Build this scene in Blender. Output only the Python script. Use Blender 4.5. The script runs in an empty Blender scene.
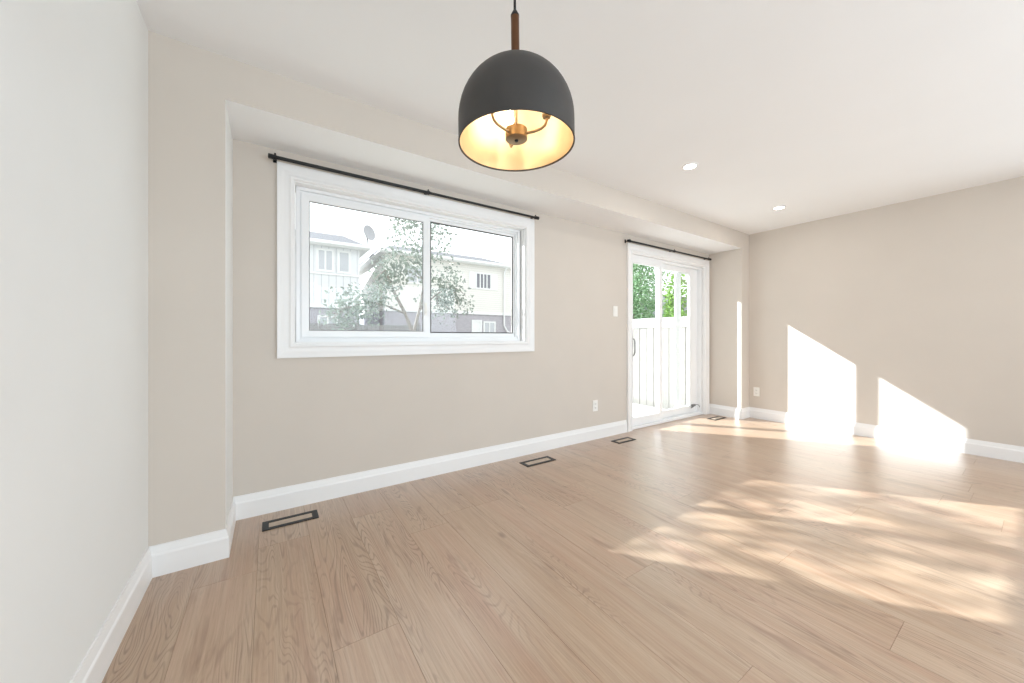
import bpy, bmesh, math, random
from mathutils import Vector, Matrix
import numpy as np

sc = bpy.context.scene
COL = sc.collection
PI = math.pi

# ------------------------------------------------------------------ camera
FPX = 361.0
cam_d = bpy.data.cameras.new('camera')
cam_d.sensor_width = 36.0
cam_d.lens = FPX / 1024 * 36.0
cam_d.shift_y = -4.7 / 1024
cam_d.clip_start = 0.02
cam_d.clip_end = 300
cam = bpy.data.objects.new('camera', cam_d)
cam.location = (0, 0, 1.08)
cam.rotation_euler = (PI / 2, 0, -math.radians(33.89))
COL.objects.link(cam)
sc.camera = cam

# ------------------------------------------------------------------ view
sc.view_settings.view_transform = 'Standard'
sc.view_settings.look = 'None'
sc.view_settings.gamma = 1
sc.view_settings.use_curve_mapping = False
sc.view_settings.exposure = 0.0
sc.cycles.max_bounces = 10
sc.cycles.diffuse_bounces = 6
sc.cycles.transparent_max_bounces = 16
sc.cycles.sample_clamp_indirect = 6
sc.cycles.use_denoising = True

# ------------------------------------------------------------------ world
w = bpy.data.worlds.new('sky')
sc.world = w
w.use_nodes = True
nt = w.node_tree
nt.nodes.clear()
o_ = nt.nodes.new('ShaderNodeOutputWorld')
b_ = nt.nodes.new('ShaderNodeBackground')
b_.inputs[0].default_value = (0.95, 0.975, 1.0, 1)
b_.inputs[1].default_value = 1.9
nt.links.new(b_.outputs[0], o_.inputs[0])

# ------------------------------------------------------------------ sun
SD = Vector((1.0, -1.30, -0.958)).normalized()
sun_d = bpy.data.lights.new('sun', 'SUN')
sun_d.energy = 14.8
sun_d.angle = math.radians(0.6)
sun_d.color = (0.87, 0.94, 1.0)
sun = bpy.data.objects.new('sun', sun_d)
sun.rotation_euler = SD.to_track_quat('-Z', 'Y').to_euler()
sun.location = (-6, 10, 8)
COL.objects.link(sun)


def area(name, loc, direction, sx, sy, power, color=(1, 1, 1), spread=180):
    d = bpy.data.lights.new(name, 'AREA')
    d.shape = 'RECTANGLE'
    d.size = sx
    d.size_y = sy
    d.energy = power
    d.color = color
    d.spread = math.radians(spread)
    o = bpy.data.objects.new(name, d)
    o.location = loc
    o.rotation_euler = Vector(direction).to_track_quat('-Z', 'Y').to_euler()
    COL.objects.link(o)
    return o


# added fill lamps at the two unseen windows behind the camera
area('fill_area_rear', (2.0, -2.62, 1.35), (-0.25, 1, 0.2), 3.4, 1.8, 92, (0.72, 0.865, 1.0))
area('fill_area_side', (5.47, -1.0, 1.10), (-1, 0, 0.0), 1.8, 1.1, 16, (0.72, 0.865, 1.0))
# ------------------------------------------------------------------ helpers


def link(o):
    COL.objects.link(o)
    return o


def tag(o, label=None, cat=None, group=None, kind=None):
    if label: o['label'] = label
    if cat: o['category'] = cat
    if group: o['group'] = group
    if kind: o['kind'] = kind
    return o


def thing(name, loc=(0, 0, 0), rz=0.0):
    o = bpy.data.objects.new(name, None)
    o.empty_display_size = 0.1
    o.location = loc
    o.rotation_euler = (0, 0, rz)
    return link(o)


def obj(name, bm, mat, parent=None, smooth=False, bevel=0.0, angle=40):
    bmesh.ops.recalc_face_normals(bm, faces=bm.faces)
    me = bpy.data.meshes.new(name)
    bm.to_mesh(me)
    bm.free()
    mats = mat if isinstance(mat, (list, tuple)) else [mat]
    for m in mats:
        me.materials.append(m)
    o = bpy.data.objects.new(name, me)
    link(o)
    if parent: o.parent = parent
    if smooth:
        for p in me.polygons: p.use_smooth = True
        try:
            me.set_sharp_from_angle(angle=math.radians(angle))
        except Exception:
            pass
    if bevel > 0:
        md = o.modifiers.new('bevel', 'BEVEL')
        md.width = bevel
        md.segments = 2
        md.limit_method = 'ANGLE'
    return o


def box(bm, x0, x1, y0, y1, z0, z1, mi=0):
    vs = [bm.verts.new((x, y, z)) for z in (z0, z1) for y in (y0, y1) for x in (x0, x1)]
    for f in ((0, 1, 3, 2), (4, 6, 7, 5), (0, 4, 5, 1), (2, 3, 7, 6), (0, 2, 6, 4), (1, 5, 7, 3)):
        bm.faces.new([vs[i] for i in f]).material_index = mi
    return bm


def B(*boxes):
    bm = bmesh.new()
    for b in boxes:
        box(bm, *b)
    return bm


def prism(bm, pts, axis, a, b):
    """polygon pts (2D) extruded along axis from a to b. axis 'x': pts=(y,z); 'y': pts=(x,z); 'z': pts=(x,y)"""
    def mk(p, t):
        if axis == 'x': return (t, p[0], p[1])
        if axis == 'y': return (p[0], t, p[1])
        return (p[0], p[1], t)
    va = [bm.verts.new(mk(p, a)) for p in pts]
    vb = [bm.verts.new(mk(p, b)) for p in pts]
    n = len(pts)
    bm.faces.new(va)
    bm.faces.new(vb[::-1])
    for i in range(n):
        bm.faces.new((va[i], va[(i + 1) % n], vb[(i + 1) % n], vb[i]))
    return bm


def tube(bm, pts, rad, seg=12, cap=True):
    """sweep a circle along pts; rad number or list"""
    pts = [Vector(p) for p in pts]
    n = len(pts)
    if not isinstance(rad, (list, tuple)): rad = [rad] * n
    rings = []
    up = None
    for i, p in enumerate(pts):
        if i == 0: t = pts[1] - pts[0]
        elif i == n - 1: t = pts[-1] - pts[-2]
        else: t = (pts[i + 1] - pts[i]).normalized() + (pts[i] - pts[i - 1]).normalized()
        t.normalize()
        if up is None:
            up = Vector((0, 0, 1)) if abs(t.z) < 0.9 else Vector((1, 0, 0))
        a = t.cross(up).normalized()
        b = a.cross(t).normalized()
        up = b
        rings.append([bm.verts.new(p + (a * math.cos(2 * PI * k / seg) + b * math.sin(2 * PI * k / seg)) * rad[i]) for k in range(seg)])
    for i in range(n - 1):
        for k in range(seg):
            bm.faces.new((rings[i][k], rings[i][(k + 1) % seg], rings[i + 1][(k + 1) % seg], rings[i + 1][k]))
    if cap:
        bm.faces.new(rings[0][::-1])
        bm.faces.new(rings[-1])
    return bm


def lathe(bm, prof, c=(0, 0, 0), seg=48, closed=False):
    """prof list of (r,z)"""
    rings = []
    for r, z in prof:
        if r < 1e-6:
            rings.append([bm.verts.new((c[0], c[1], c[2] + z))])
        else:
            rings.append([bm.verts.new((c[0] + r * math.cos(2 * PI * k / seg), c[1] + r * math.sin(2 * PI * k / seg), c[2] + z)) for k in range(seg)])
    m = len(rings)
    rng = range(m if closed else m - 1)
    for i in rng:
        A, Bq = rings[i], rings[(i + 1) % m]
        for k in range(seg):
            k2 = (k + 1) % seg
            if len(A) == 1 and len(Bq) == 1: continue
            if len(A) == 1: bm.faces.new((A[0], Bq[k], Bq[k2]))
            elif len(Bq) == 1: bm.faces.new((A[k], A[k2], Bq[0]))
            else: bm.faces.new((A[k], A[k2], Bq[k2], Bq[k]))
    return bm


def rect_frame(bm, x0, x1, z0, z1, prof, yplane, open_bottom=False):
    """mitred frame round a rectangle in the XZ plane; prof is a closed list of (u outward, v toward -Y)"""
    if open_bottom:
        path = [(x0, z0, -1, 0), (x0, z1, -1, 1), (x1, z1, 1, 1), (x1, z0, 1, 0)]
    else:
        path = [(x0, z0, -1, -1), (x0, z1, -1, 1), (x1, z1, 1, 1), (x1, z0, 1, -1)]
    rings = []
    for (x, z, sx, sz) in path:
        rings.append([bm.verts.new((x + sx * u, yplane - v, z + sz * u)) for u, v in prof])
    n = len(prof)
    k = len(rings)
    for i in range(k - 1 if open_bottom else k):
        A, Bq = rings[i], rings[(i + 1) % k]
        for j in range(n):
            bm.faces.new((A[j], A[(j + 1) % n], Bq[(j + 1) % n], Bq[j]))
    if open_bottom:
        bm.faces.new(rings[0][::-1])
        bm.faces.new(rings[-1])
    return bm


# ------------------------------------------------------------------ materials


def srgb(r, g, b):
    def f(c):
        c /= 255
        return c / 12.92 if c <= 0.04045 else ((c + 0.055) / 1.055) ** 2.4
    return (f(r), f(g), f(b), 1)


def mat(name, col, rough=0.5, metal=0.0, spec=0.5, noise=0.0, nscale=40.0, bump=0.0, bscale=200.0, emit=None, estr=0.0, sss=0):
    m = bpy.data.materials.new(name)
    m.use_nodes = True
    t = m.node_tree
    p = t.nodes['Principled BSDF']
    p.inputs['Base Color'].default_value = col
    p.inputs['Roughness'].default_value = rough
    p.inputs['Metallic'].default_value = metal
    p.inputs['Specular IOR Level'].default_value = spec
    tc = t.nodes.new('ShaderNodeTexCoord')
    if noise > 0:
        n = t.nodes.new('ShaderNodeTexNoise')
        n.inputs['Scale'].default_value = nscale
        n.inputs['Detail'].default_value = 4
        t.links.new(tc.outputs['Object'], n.inputs['Vector'])
        mr = t.nodes.new('ShaderNodeMapRange')
        mr.inputs['From Min'].default_value = 0.3
        mr.inputs['From Max'].default_value = 0.7
        mr.inputs['To Min'].default_value = 1 - noise
        mr.inputs['To Max'].default_value = 1 + noise
        t.links.new(n.outputs['Fac'], mr.inputs['Value'])
        mx = t.nodes.new('ShaderNodeVectorMath')
        mx.operation = 'SCALE'
        mx.inputs[0].default_value = col[:3]
        t.links.new(mr.outputs[0], mx.inputs['Scale'])
        t.links.new(mx.outputs[0], p.inputs['Base Color'])
    if bump > 0:
        n2 = t.nodes.new('ShaderNodeTexNoise')
        n2.inputs['Scale'].default_value = bscale
        n2.inputs['Detail'].default_value = 3
        t.links.new(tc.outputs['Object'], n2.inputs['Vector'])
        bp = t.nodes.new('ShaderNodeBump')
        bp.inputs['Strength'].default_value = bump
        bp.inputs['Distance'].default_value = 0.002
        t.links.new(n2.outputs['Fac'], bp.inputs['Height'])
        t.links.new(bp.outputs[0], p.inputs['Normal'])
    if emit:
        p.inputs['Emission Color'].default_value = emit
        p.inputs['Emission Strength'].default_value = estr
    return m


def glass_mat(name, refl=0.06, tint=(0.97, 0.985, 0.98, 1)):
    m = bpy.data.materials.new(name)
    m.use_nodes = True
    t = m.node_tree
    t.nodes.clear()
    out = t.nodes.new('ShaderNodeOutputMaterial')
    tr = t.nodes.new('ShaderNodeBsdfTransparent')
    tr.inputs[0].default_value = tint
    gl = t.nodes.new('ShaderNodeBsdfGlossy')
    gl.inputs['Roughness'].default_value = 0.01
    geo = t.nodes.new('ShaderNodeNewGeometry')
    dot = t.nodes.new('ShaderNodeVectorMath'); dot.operation = 'DOT_PRODUCT'
    t.links.new(geo.outputs['Incoming'], dot.inputs[0])
    t.links.new(geo.outputs['Normal'], dot.inputs[1])

    def mt(op, a, b=None):
        n = t.nodes.new('ShaderNodeMath'); n.operation = op
        for i, v in enumerate((a, b)):
            if v is None: continue
            if hasattr(v, 'is_linked'): t.links.new(v, n.inputs[i])
            else: n.inputs[i].default_value = v
        return n.outputs[0]
    schlick = mt('ADD', mt('MULTIPLY', mt('POWER', mt('SUBTRACT', 1.0, mt('ABSOLUTE', dot.outputs['Value'])), 5.0), 0.95), refl * 0.25)
    mx = t.nodes.new('ShaderNodeMixShader')
    t.links.new(schlick, mx.inputs[0])
    t.links.new(tr.outputs[0], mx.inputs[1])
    t.links.new(gl.outputs[0], mx.inputs[2])
    t.links.new(mx.outputs[0], out.inputs[0])
    return m


M = {}
M['wall'] = mat('greige_wall_paint', srgb(213, 204, 194), 0.85, spec=0.25, noise=0.012, nscale=3, bump=0.06, bscale=350)
M['wall_side_lit'] = mat('wall_paint_with_side_light', srgb(233, 233, 231), 0.85, spec=0.25, noise=0.010, nscale=3, bump=0.06, bscale=350)  # wall paint made paler to hold the light falling from the right
M['ceil'] = mat('ceiling_paint', srgb(244, 244, 244), 0.9, spec=0.2, noise=0.008, nscale=2, bump=0.05, bscale=300)
M['trim'] = mat('white_trim_paint', srgb(242, 241, 240), 0.35, spec=0.45, noise=0.006, nscale=5)
M['vinyl'] = mat('white_vinyl', srgb(243, 244, 245), 0.3, spec=0.5, noise=0.005, nscale=8)
M['plastic'] = mat('white_plastic', srgb(245, 243, 238), 0.35, noise=0.005)
M['gasket'] = mat('dark_gasket', srgb(60, 60, 62), 0.7, noise=0.05)
M['black'] = mat('black_metal', srgb(13, 13, 14), 0.45, metal=0.0, noise=0.1, nscale=60)
M['shade'] = mat('matte_black_shade', srgb(64, 61, 59), 0.5, metal=0.2, noise=0.05, nscale=12)
M['brass'] = mat('aged_brass', srgb(172, 152, 124), 0.34, metal=1.0, noise=0.08, nscale=40)
M['bronze'] = mat('brown_bronze', srgb(112, 80, 58), 0.3, metal=0.9, noise=0.12, nscale=30)
M['inner'] = mat('gold_shade_lining', srgb(240, 219, 184), 0.36, metal=0.35, noise=0.10, nscale=14)
M['candle'] = mat('candle_sleeve', srgb(240, 228, 200), 0.5, noise=0.02)
M['bulb'] = mat('lit_bulb', srgb(255, 230, 190), 0.3, emit=(1.0, 0.88, 0.70, 1), estr=19.0)
M['lens'] = mat('lit_downlight_lens', srgb(255, 250, 240), 0.4, emit=(1.0, 0.95, 0.88, 1), estr=14.0)
M['steel'] = mat('brushed_steel', srgb(150, 150, 150), 0.35, metal=0.9, noise=0.05)
M['glass'] = glass_mat('window_glass')
M['slot'] = mat('outlet_slot', srgb(70, 66, 62), 0.6, noise=0.05)


# floor: oak planks, per-plank UV and tone attribute on one mesh
def floor_material(name='oak_plank_floor'):
    m = bpy.data.materials.new(name)
    m.use_nodes = True
    t = m.node_tree
    N, L = t.nodes, t.links
    p = N['Principled BSDF']
    uv = N.new('ShaderNodeUVMap'); uv.uv_map = 'plank_uv'
    at = N.new('ShaderNodeAttribute'); at.attribute_name = 'plank_rnd'
    sep = N.new('ShaderNodeSeparateXYZ'); L.new(uv.outputs[0], sep.inputs[0])

    def math_(op, a, b=None, c=None, clamp=False):
        n = N.new('ShaderNodeMath'); n.operation = op; n.use_clamp = clamp
        for i, v in enumerate((a, b, c)):
            if v is None: continue
            if hasattr(v, 'is_linked'): L.new(v, n.inputs[i])
            else: n.inputs[i].default_value = v
        return n.outputs[0]

    def vec(su, sv, off):
        c = N.new('ShaderNodeCombineXYZ')
        L.new(math_('MULTIPLY', sep.outputs[0], su), c.inputs[0])
        L.new(math_('MULTIPLY', sep.outputs[1], sv), c.inputs[1])
        L.new(math_('MULTIPLY', at.outputs['Fac'], off), c.inputs[2])
        return c.outputs[0]

    def noise(v, scale=1, detail=3, rough=0.5, dist=0.0):
        n = N.new('ShaderNodeTexNoise')
        n.inputs['Scale'].default_value = scale
        n.inputs['Detail'].default_value = detail
        n.inputs['Roughness'].default_value = rough
        n.inputs['Distortion'].default_value = dist
        L.new(v, n.inputs['Vector'])
        return n.outputs['Fac']

    def mr(v, a, b, c=0, d=1):
        n = N.new('ShaderNodeMapRange'); n.clamp = True
        for i, k in enumerate(('From Min', 'From Max', 'To Min', 'To Max')):
            n.inputs[k].default_value = (a, b, c, d)[i]
        L.new(v, n.inputs['Value'])
        return n.outputs[0]

    def mix(f, a, b, mode='MIX'):
        n = N.new('ShaderNodeMix'); n.data_type = 'RGBA'; n.blend_type = mode
        if hasattr(f, 'is_linked'): L.new(f, n.inputs[0])
        else: n.inputs[0].default_value = f
        for i, v in ((6, a), (7, b)):
            if hasattr(v, 'is_linked'): L.new(v, n.inputs[i])
            else: n.inputs[i].default_value = v
        return n.outputs[2]

    # cathedral figure: contour lines of a long smooth noise
    figure = noise(vec(7.0, 0.8, 37.0), 1, 2.3, 0.45, 0.45)
    lines = math_('SINE', math_('MULTIPLY', figure, 230.0))
    lines = mr(lines, 0.35, 1.0)
    figmask = mr(noise(vec(5.0, 0.6, 91.0), 1, 1.5), 0.44, 0.62)
    fibre = noise(vec(150, 3.2, 11.0), 1, 5, 0.65)
    cath = math_('MULTIPLY', math_('MULTIPLY', lines, figmask), mr(fibre, 0.35, 0.6, 0.45, 1.0))
    pores = mr(noise(vec(420, 14, 23.0), 1, 2, 0.6), 0.56, 0.72)
    tone = noise(vec(2.6, 0.45, 53.0), 1, 3)
    streak = noise(vec(28, 0.55, 71.0), 1, 3, 0.6)
    vk = N.new('ShaderNodeTexVoronoi'); vk.feature = 'F1'
    vk.inputs['Scale'].default_value = 1.0
    vk.inputs['Randomness'].default_value = 1.0
    L.new(vec(3.6, 1.7, 131.0), vk.inputs['Vector'])
    knot = mr(vk.outputs['Distance'], 0.025, 0.075, 1.0, 0.0)
    blotch = mr(noise(vec(11, 2.2, 67.0), 1, 3, 0.55, 0.6), 0.60, 0.78)
    rnd = at.outputs['Fac']
    base = mix(rnd, srgb(199, 170, 143), srgb(214, 191, 169))
    base = mix(mr(tone, 0.35, 0.65), base, mix(0.55, base, srgb(174, 145, 118)))
    base = mix(mr(noise(vec(6.5, 0.9, 17.0), 1, 2), 0.42, 0.68, 0, 0.55), base, srgb(196, 156, 134))
    base = mix(mr(streak, 0.40, 0.66, 0, 0.55), base, srgb(214, 195, 175))
    base = mix(mr(fibre, 0.38, 0.66, 0.0, 0.40), base, srgb(156, 126, 101))
    base = mix(math_('MULTIPLY', cath, 0.75), base, srgb(134, 106, 84))
    base = mix(math_('MULTIPLY', pores, 0.22), base, srgb(120, 90, 66))
    base = mix(math_('MULTIPLY', blotch, 0.65), base, srgb(128, 92, 62))
    base = mix(math_('MULTIPLY', knot, 0.55), base, srgb(104, 74, 52))
    base = mix(1.0, base, (0.83, 0.775, 0.715, 1), 'MULTIPLY')
    L.new(base, p.inputs['Base Color'])
    L.new(mr(fibre, 0.3, 0.7, 0.30, 0.42), p.inputs['Roughness'])
    p.inputs['Specular IOR Level'].default_value = 0.6
    p.inputs['Coat Weight'].default_value = 1.0
    p.inputs['Coat Roughness'].default_value = 0.33
    bp = N.new('ShaderNodeBump')
    bp.inputs['Strength'].default_value = 0.12
    bp.inputs['Distance'].default_value = 0.001
    L.new(fibre, bp.inputs['Height'])
    L.new(bp.outputs[0], p.inputs['Normal'])
    return m


M['floor'] = floor_material()
M['seam'] = mat('plank_seam', srgb(172, 146, 122), 0.8, noise=0.05)

# ------------------------------------------------------------------ room dimensions
XL, XR = -0.452, 5.362
YF, YR, YE = 2.256, 2.68, 2.92       # front of the framing, recessed wall face, outside face
YB = -2.45
ZC, ZS = 2.455, 2.245                # ceiling, underside of the bulkhead
PX0, PX1 = -0.180, 5.155             # recess side faces
WX0, WX1, WZ0, WZ1 = 0.122, 1.952, 1.030, 2.080   # window opening
DX0, DX1, DZ1 = 3.452, 5.035, 2.060               # door opening


def structure(o, label, cat):
    return tag(o, label, cat, kind='structure')


# ------------------------------------------------------------------ floor
PW = 0.2275
bm = bmesh.new()
uvl = bm.loops.layers.uv.new('plank_uv')
rl = bm.verts.layers.float.new('plank_rnd')
rng = random.Random(5)
joints = {0: [1.37, -0.13], 1: [2.31, 0.62], 2: [1.95, 0.2], 3: [2.05, 0.35], 4: [0.543, -1.1], 5: [1.055, -0.75], 6: [1.72, -0.1], 7: [0.307, 1.95], 8: [2.2, 0.72]}
x_start = 0.18
i0 = math.floor((XL - x_start) / PW)
i1 = math.ceil((XR + 0.4 - x_start) / PW)
g = 0.0005
box(bm, XL - 0.15, XR + 0.15, YB - 0.2, YE - 0.02, -0.12, -0.003, 1)
for i in range(i0, i1 + 1):
    xa, xb = x_start + i * PW, x_start + (i + 1) * PW
    xa, xb = max(xa, XL - 0.1), min(xb, XR + 0.1)
    if xb - xa < 0.01: continue
    js = list(joints.get(i, []))
    if not js: js = [rng.uniform(0.3, 1.8)]
    top = max(js)
    while top + 1.5 < YE: top += 1.5; js.append(top)
    bot = min(js)
    while bot > YB: bot -= 1.5; js.append(bot)
    ys = sorted([YB - 0.1] + [j for j in js if YB - 0.1 < j < YE - 0.05] + [YE - 0.04])
    for a, b in zip(ys[:-1], ys[1:]):
        r = rng.random()
        vs = [bm.verts.new(v) for v in ((xa + g, a + g, 0), (xb - g, a + g, 0), (xb - g, b - g, 0), (xa + g, b - g, 0))]
        for v in vs: v[rl] = r
        f = bm.faces.new(vs)
        uo, vo = rng.uniform(0, 30), rng.uniform(0, 30)
        fl_ = rng.choice((-1, 1))
        for lp in f.loops:
            lp[uvl].uv = (uo + fl_ * (lp.vert.co.x - xa), vo + lp.vert.co.y - a)
        # small bevelled lips so each plank has an edge
        low = [bm.verts.new((v.co.x + (g if k in (1, 2) else -g), v.co.y + (g if k in (2, 3) else -g), -0.0028)) for k, v in enumerate(vs)]
        for v in low: v[rl] = r
        for k in range(4):
            ff = bm.faces.new((vs[k], low[k], low[(k + 1) % 4], vs[(k + 1) % 4]))
            ff.material_index = 1
floor = obj('floor', bm, [M['floor'], M['seam']])
structure(floor, 'light oak plank floor of the whole room', 'floor')

# ------------------------------------------------------------------ ceiling and walls
structure(obj('ceiling', B((XL - 0.2, XR + 0.2, YB - 0.2, YE, ZC, ZC + 0.15)), M['ceil']), 'plain white flat ceiling', 'ceiling')
bm = B((XL, PX0, YF, YE, -0.1, ZS), (PX1, XR, YF, YE, -0.1, ZS), (XL, XR, YF, YE, ZS, ZC + 0.02),
       (PX0, WX0, YR, YE, -0.1, ZS), (WX0, WX1, YR, YE, -0.1, WZ0), (WX0, WX1, YR, YE, WZ1, ZS),
       (WX1, DX0, YR, YE, -0.1, ZS), (DX0, DX1, YR, YE, DZ1, ZS), (DX1, PX1, YR, YE, -0.1, ZS),
       (DX0, DX1, YE - 0.04, YE, -0.4, -0.03))
bm.normal_update()
bmesh.ops.recalc_face_normals(bm, faces=bm.faces)
for f in bm.faces:
    c = f.calc_center_median()
    if f.normal.z < -0.9 and abs(c.z - ZS) < 1e-3: f.material_index = 1      # underside of the bulkhead
    if f.normal.x > 0.9 and abs(c.x - PX0) < 1e-3: f.material_index = 2      # left cheek of the bay, side light painted in
structure(obj('wall_back', bm, [M['wall'], M['ceil'], M['wall_side_lit']]), 'greige wall with recessed bay holding the window and the sliding door', 'wall')
structure(obj('wall_left', B((XL - 0.15, XL, YB - 0.2, YE, -0.1, ZC + 0.02)), M['wall_side_lit']), 'plain wall at the left edge, side light painted into its colour', 'wall')
SW = (-1.95, -0.06, 0.45, 1.95)   # added side window (behind the camera) y0,y1,z0,z1
structure(obj('wall_right', B((XR, XR + 0.15, SW[1], YE, -0.1, ZC + 0.02), (XR, XR + 0.15, YB - 0.2, SW[0], -0.1, ZC + 0.02),
                              (XR, XR + 0.15, SW[0], SW[1], -0.1, SW[2]), (XR, XR + 0.15, SW[0], SW[1], SW[3], ZC + 0.02)), M['wall']),
          'greige end wall with two patches of sunlight', 'wall')
RW = (0.25, 3.75, 0.4, 2.3)
structure(obj('wall_front', B((XL, RW[0], YB - 0.15, YB, -0.1, ZC + 0.02), (RW[1], XR, YB - 0.15, YB, -0.1, ZC + 0.02),
                              (RW[0], RW[1], YB - 0.15, YB, -0.1, RW[2]), (RW[0], RW[1], YB - 0.15, YB, RW[3], ZC + 0.02)), M['wall']),
          'greige wall behind the camera', 'wall')

# ------------------------------------------------------------------ baseboards
BH = 0.138
bprof = [(0, 0), (0.016, 0), (0.016, 0.094), (0.0145, 0.099), (0.011, 0.104), (0.0095, 0.112), (0.006, 0.130), (0.005, BH), (0, BH)]


def baseboard(name, path, label):
    """path: floor polyline walked with the wall on the left-hand side... offset is to the right of travel"""
    bm = bmesh.new()
    P = [Vector((a, b)) for a, b in path]
    n = len(P)
    rings = []
    for i, p in enumerate(P):
        ds = []
        if i > 0: ds.append((P[i] - P[i - 1]).normalized())
        if i < n - 1: ds.append((P[i + 1] - P[i]).normalized())
        ns = [Vector((d.y, -d.x)) for d in ds]
        if len(ns) == 2:
            mvec = (ns[0] + ns[1])
            mvec = mvec / (1 + ns[0].dot(ns[1]))
        else:
            mvec = ns[0]
        rings.append([bm.verts.new((p.x + mvec.x * u, p.y + mvec.y * u, z)) for u, z in bprof])
    k = len(bprof)
    for i in range(n - 1):
        for j in range(k):
            bm.faces.new((rings[i][j], rings[i][(j + 1) % k], rings[i + 1][(j + 1) % k], rings[i + 1][j]))
    bm.faces.new(rings[0][::-1])
    bm.faces.new(rings[-1])
    return structure(obj(name, bm, M['trim']), label, 'baseboard')


DC0, DC1 = 3.362, 5.118    # outer edges of the door casing
e = 0.0005
baseboard('baseboard_left', [(XL + e, YB), (XL + e, YF - e)], 'tall white baseboard along the left wall')
baseboard('baseboard_back', [(XL + 0.0052, YF - e), (PX0 + e, YF - e), (PX0 + e, YR - e), (DC0 - 0.001, YR - e)], 'tall white baseboard wrapping into the bay under the window')
baseboard('baseboard_bay', [(DC1 + 0.001, YR - e), (PX1 - e, YR - e), (PX1 - e, YF - e), (XR - 0.0052, YF - e)], 'short white baseboard around the pier beside the sliding door')
baseboard('baseboard_right', [(XR - e, YF - e), (XR - e, YB)], 'tall white baseboard along the sunlit right wall')

# ------------------------------------------------------------------ window 1
cas = [(0.0, -0.004), (0.0, 0.013), (0.006, 0.018), (0.016, 0.019), (0.022, 0.014), (0.030, 0.013), (0.048, 0.014), (0.066, 0.020), (0.082, 0.023), (0.088, 0.022), (0.088, -0.001)]
win = thing('window_1', ((WX0 + WX1) / 2, YR, WZ0))
structure(win, 'white two-pane sliding window in the bay', 'window')


def put(o, root):
    """parent while keeping world position"""
    o.parent = root
    o.matrix_parent_inverse = Matrix.Identity(4)
    o.location = Vector(o.location) - Vector(root.location)
    return o


def part(name, bm, m, root, **k):
    # geometry is written in world coordinates; move it to the root's frame
    bmesh.ops.translate(bm, verts=bm.verts, vec=-_world(root))
    return obj(name, bm, m, root, **k)


def _world(o):
    v = Vector(o.location)
    while o.parent:
        o = o.parent
        v = v + Vector(o.location)
    return v


ow = WX1 - WX0
part('casing', rect_frame(bmesh.new(), WX0 + 0.004, WX1 - 0.004, WZ0 + 0.004, WZ1 - 0.004, cas, YR - 0.0005), M['trim'], win)
part('jamb', rect_frame(bmesh.new(), WX0 + 0.014, WX1 - 0.014, WZ0 + 0.014, WZ1 - 0.014, [(0, 0), (0, -0.15), (0.0135, -0.15), (0.0135, 0)], YR), M['trim'], win)
# vinyl outer frame
fx0, fx1, fz0, fz1 = WX0 + 0.014, WX1 - 0.014, WZ0 + 0.014, WZ1 - 0.014
FY = YR + 0.060
part('frame', rect_frame(bmesh.new(), fx0 + 0.040, fx1 - 0.040, fz0 + 0.032, fz1 - 0.032,
     [(0, -0.034), (0, -0.024), (0.012, -0.022), (0.012, -0.002), (0.03, 0.0), (0.0315, 0.0), (0.0315, -0.085), (0, -0.085)], FY), M['vinyl'], win)
mx = 1.035
gy = YR + 0.082
# interior sliding sash (left)
sash = part('sash', rect_frame(bmesh.new(), fx0 + 0.084, mx - 0.026, fz0 + 0.078, fz1 - 0.078,
            [(0, 0.0), (0.004, 0.006), (0.040, 0.008), (0.048, 0.006), (0.048, -0.020), (0, -0.020)], gy), M['vinyl'], win)
_sl = sash
part('pane', B((fx0 + 0.082, mx - 0.024, gy + 0.008, gy + 0.012, fz0 + 0.076, fz1 - 0.076)), M['glass'], sash)
part('gasket', rect_frame(bmesh.new(), fx0 + 0.0842, mx - 0.0262, fz0 + 0.0782, fz1 - 0.0782, [(-0.0035, -0.003), (-0.0035, -0.008), (0, -0.008), (0, -0.003)], gy), M['gasket'], sash)
part('latch', B((mx - 0.014, mx + 0.0, gy - 0.022, gy - 0.008, 1.27, 1.33), (mx - 0.018, mx + 0.004, gy - 0.011, gy - 0.006, 1.25, 1.35)), M['plastic'], sash, bevel=0.002)
# fixed lite (right)
gy2 = YR + 0.112
sash2 = part('sash', rect_frame(bmesh.new(), mx + 0.044, fx1 - 0.054, fz0 + 0.068, fz1 - 0.054,
             [(0, 0.0), (0.003, 0.006), (0.030, 0.007), (0.040, 0.006), (0.040, -0.020), (0, -0.020)], gy2), M['vinyl'], win)
part('pane', B((mx + 0.042, fx1 - 0.052, gy2 + 0.008, gy2 + 0.012, fz0 + 0.066, fz1 - 0.052)), M['glass'], sash2)
part('gasket', rect_frame(bmesh.new(), mx + 0.0442, fx1 - 0.0542, fz0 + 0.0682, fz1 - 0.0542, [(-0.008, -0.001), (-0.008, -0.007), (0, -0.007), (0, -0.001)], gy2), M['gasket'], sash2)
part('meeting_stile', B((mx - 0.004, mx + 0.032, gy + 0.022, gy2 + 0.018, fz0 + 0.03, fz1 - 0.03)), M['vinyl'], win)

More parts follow.
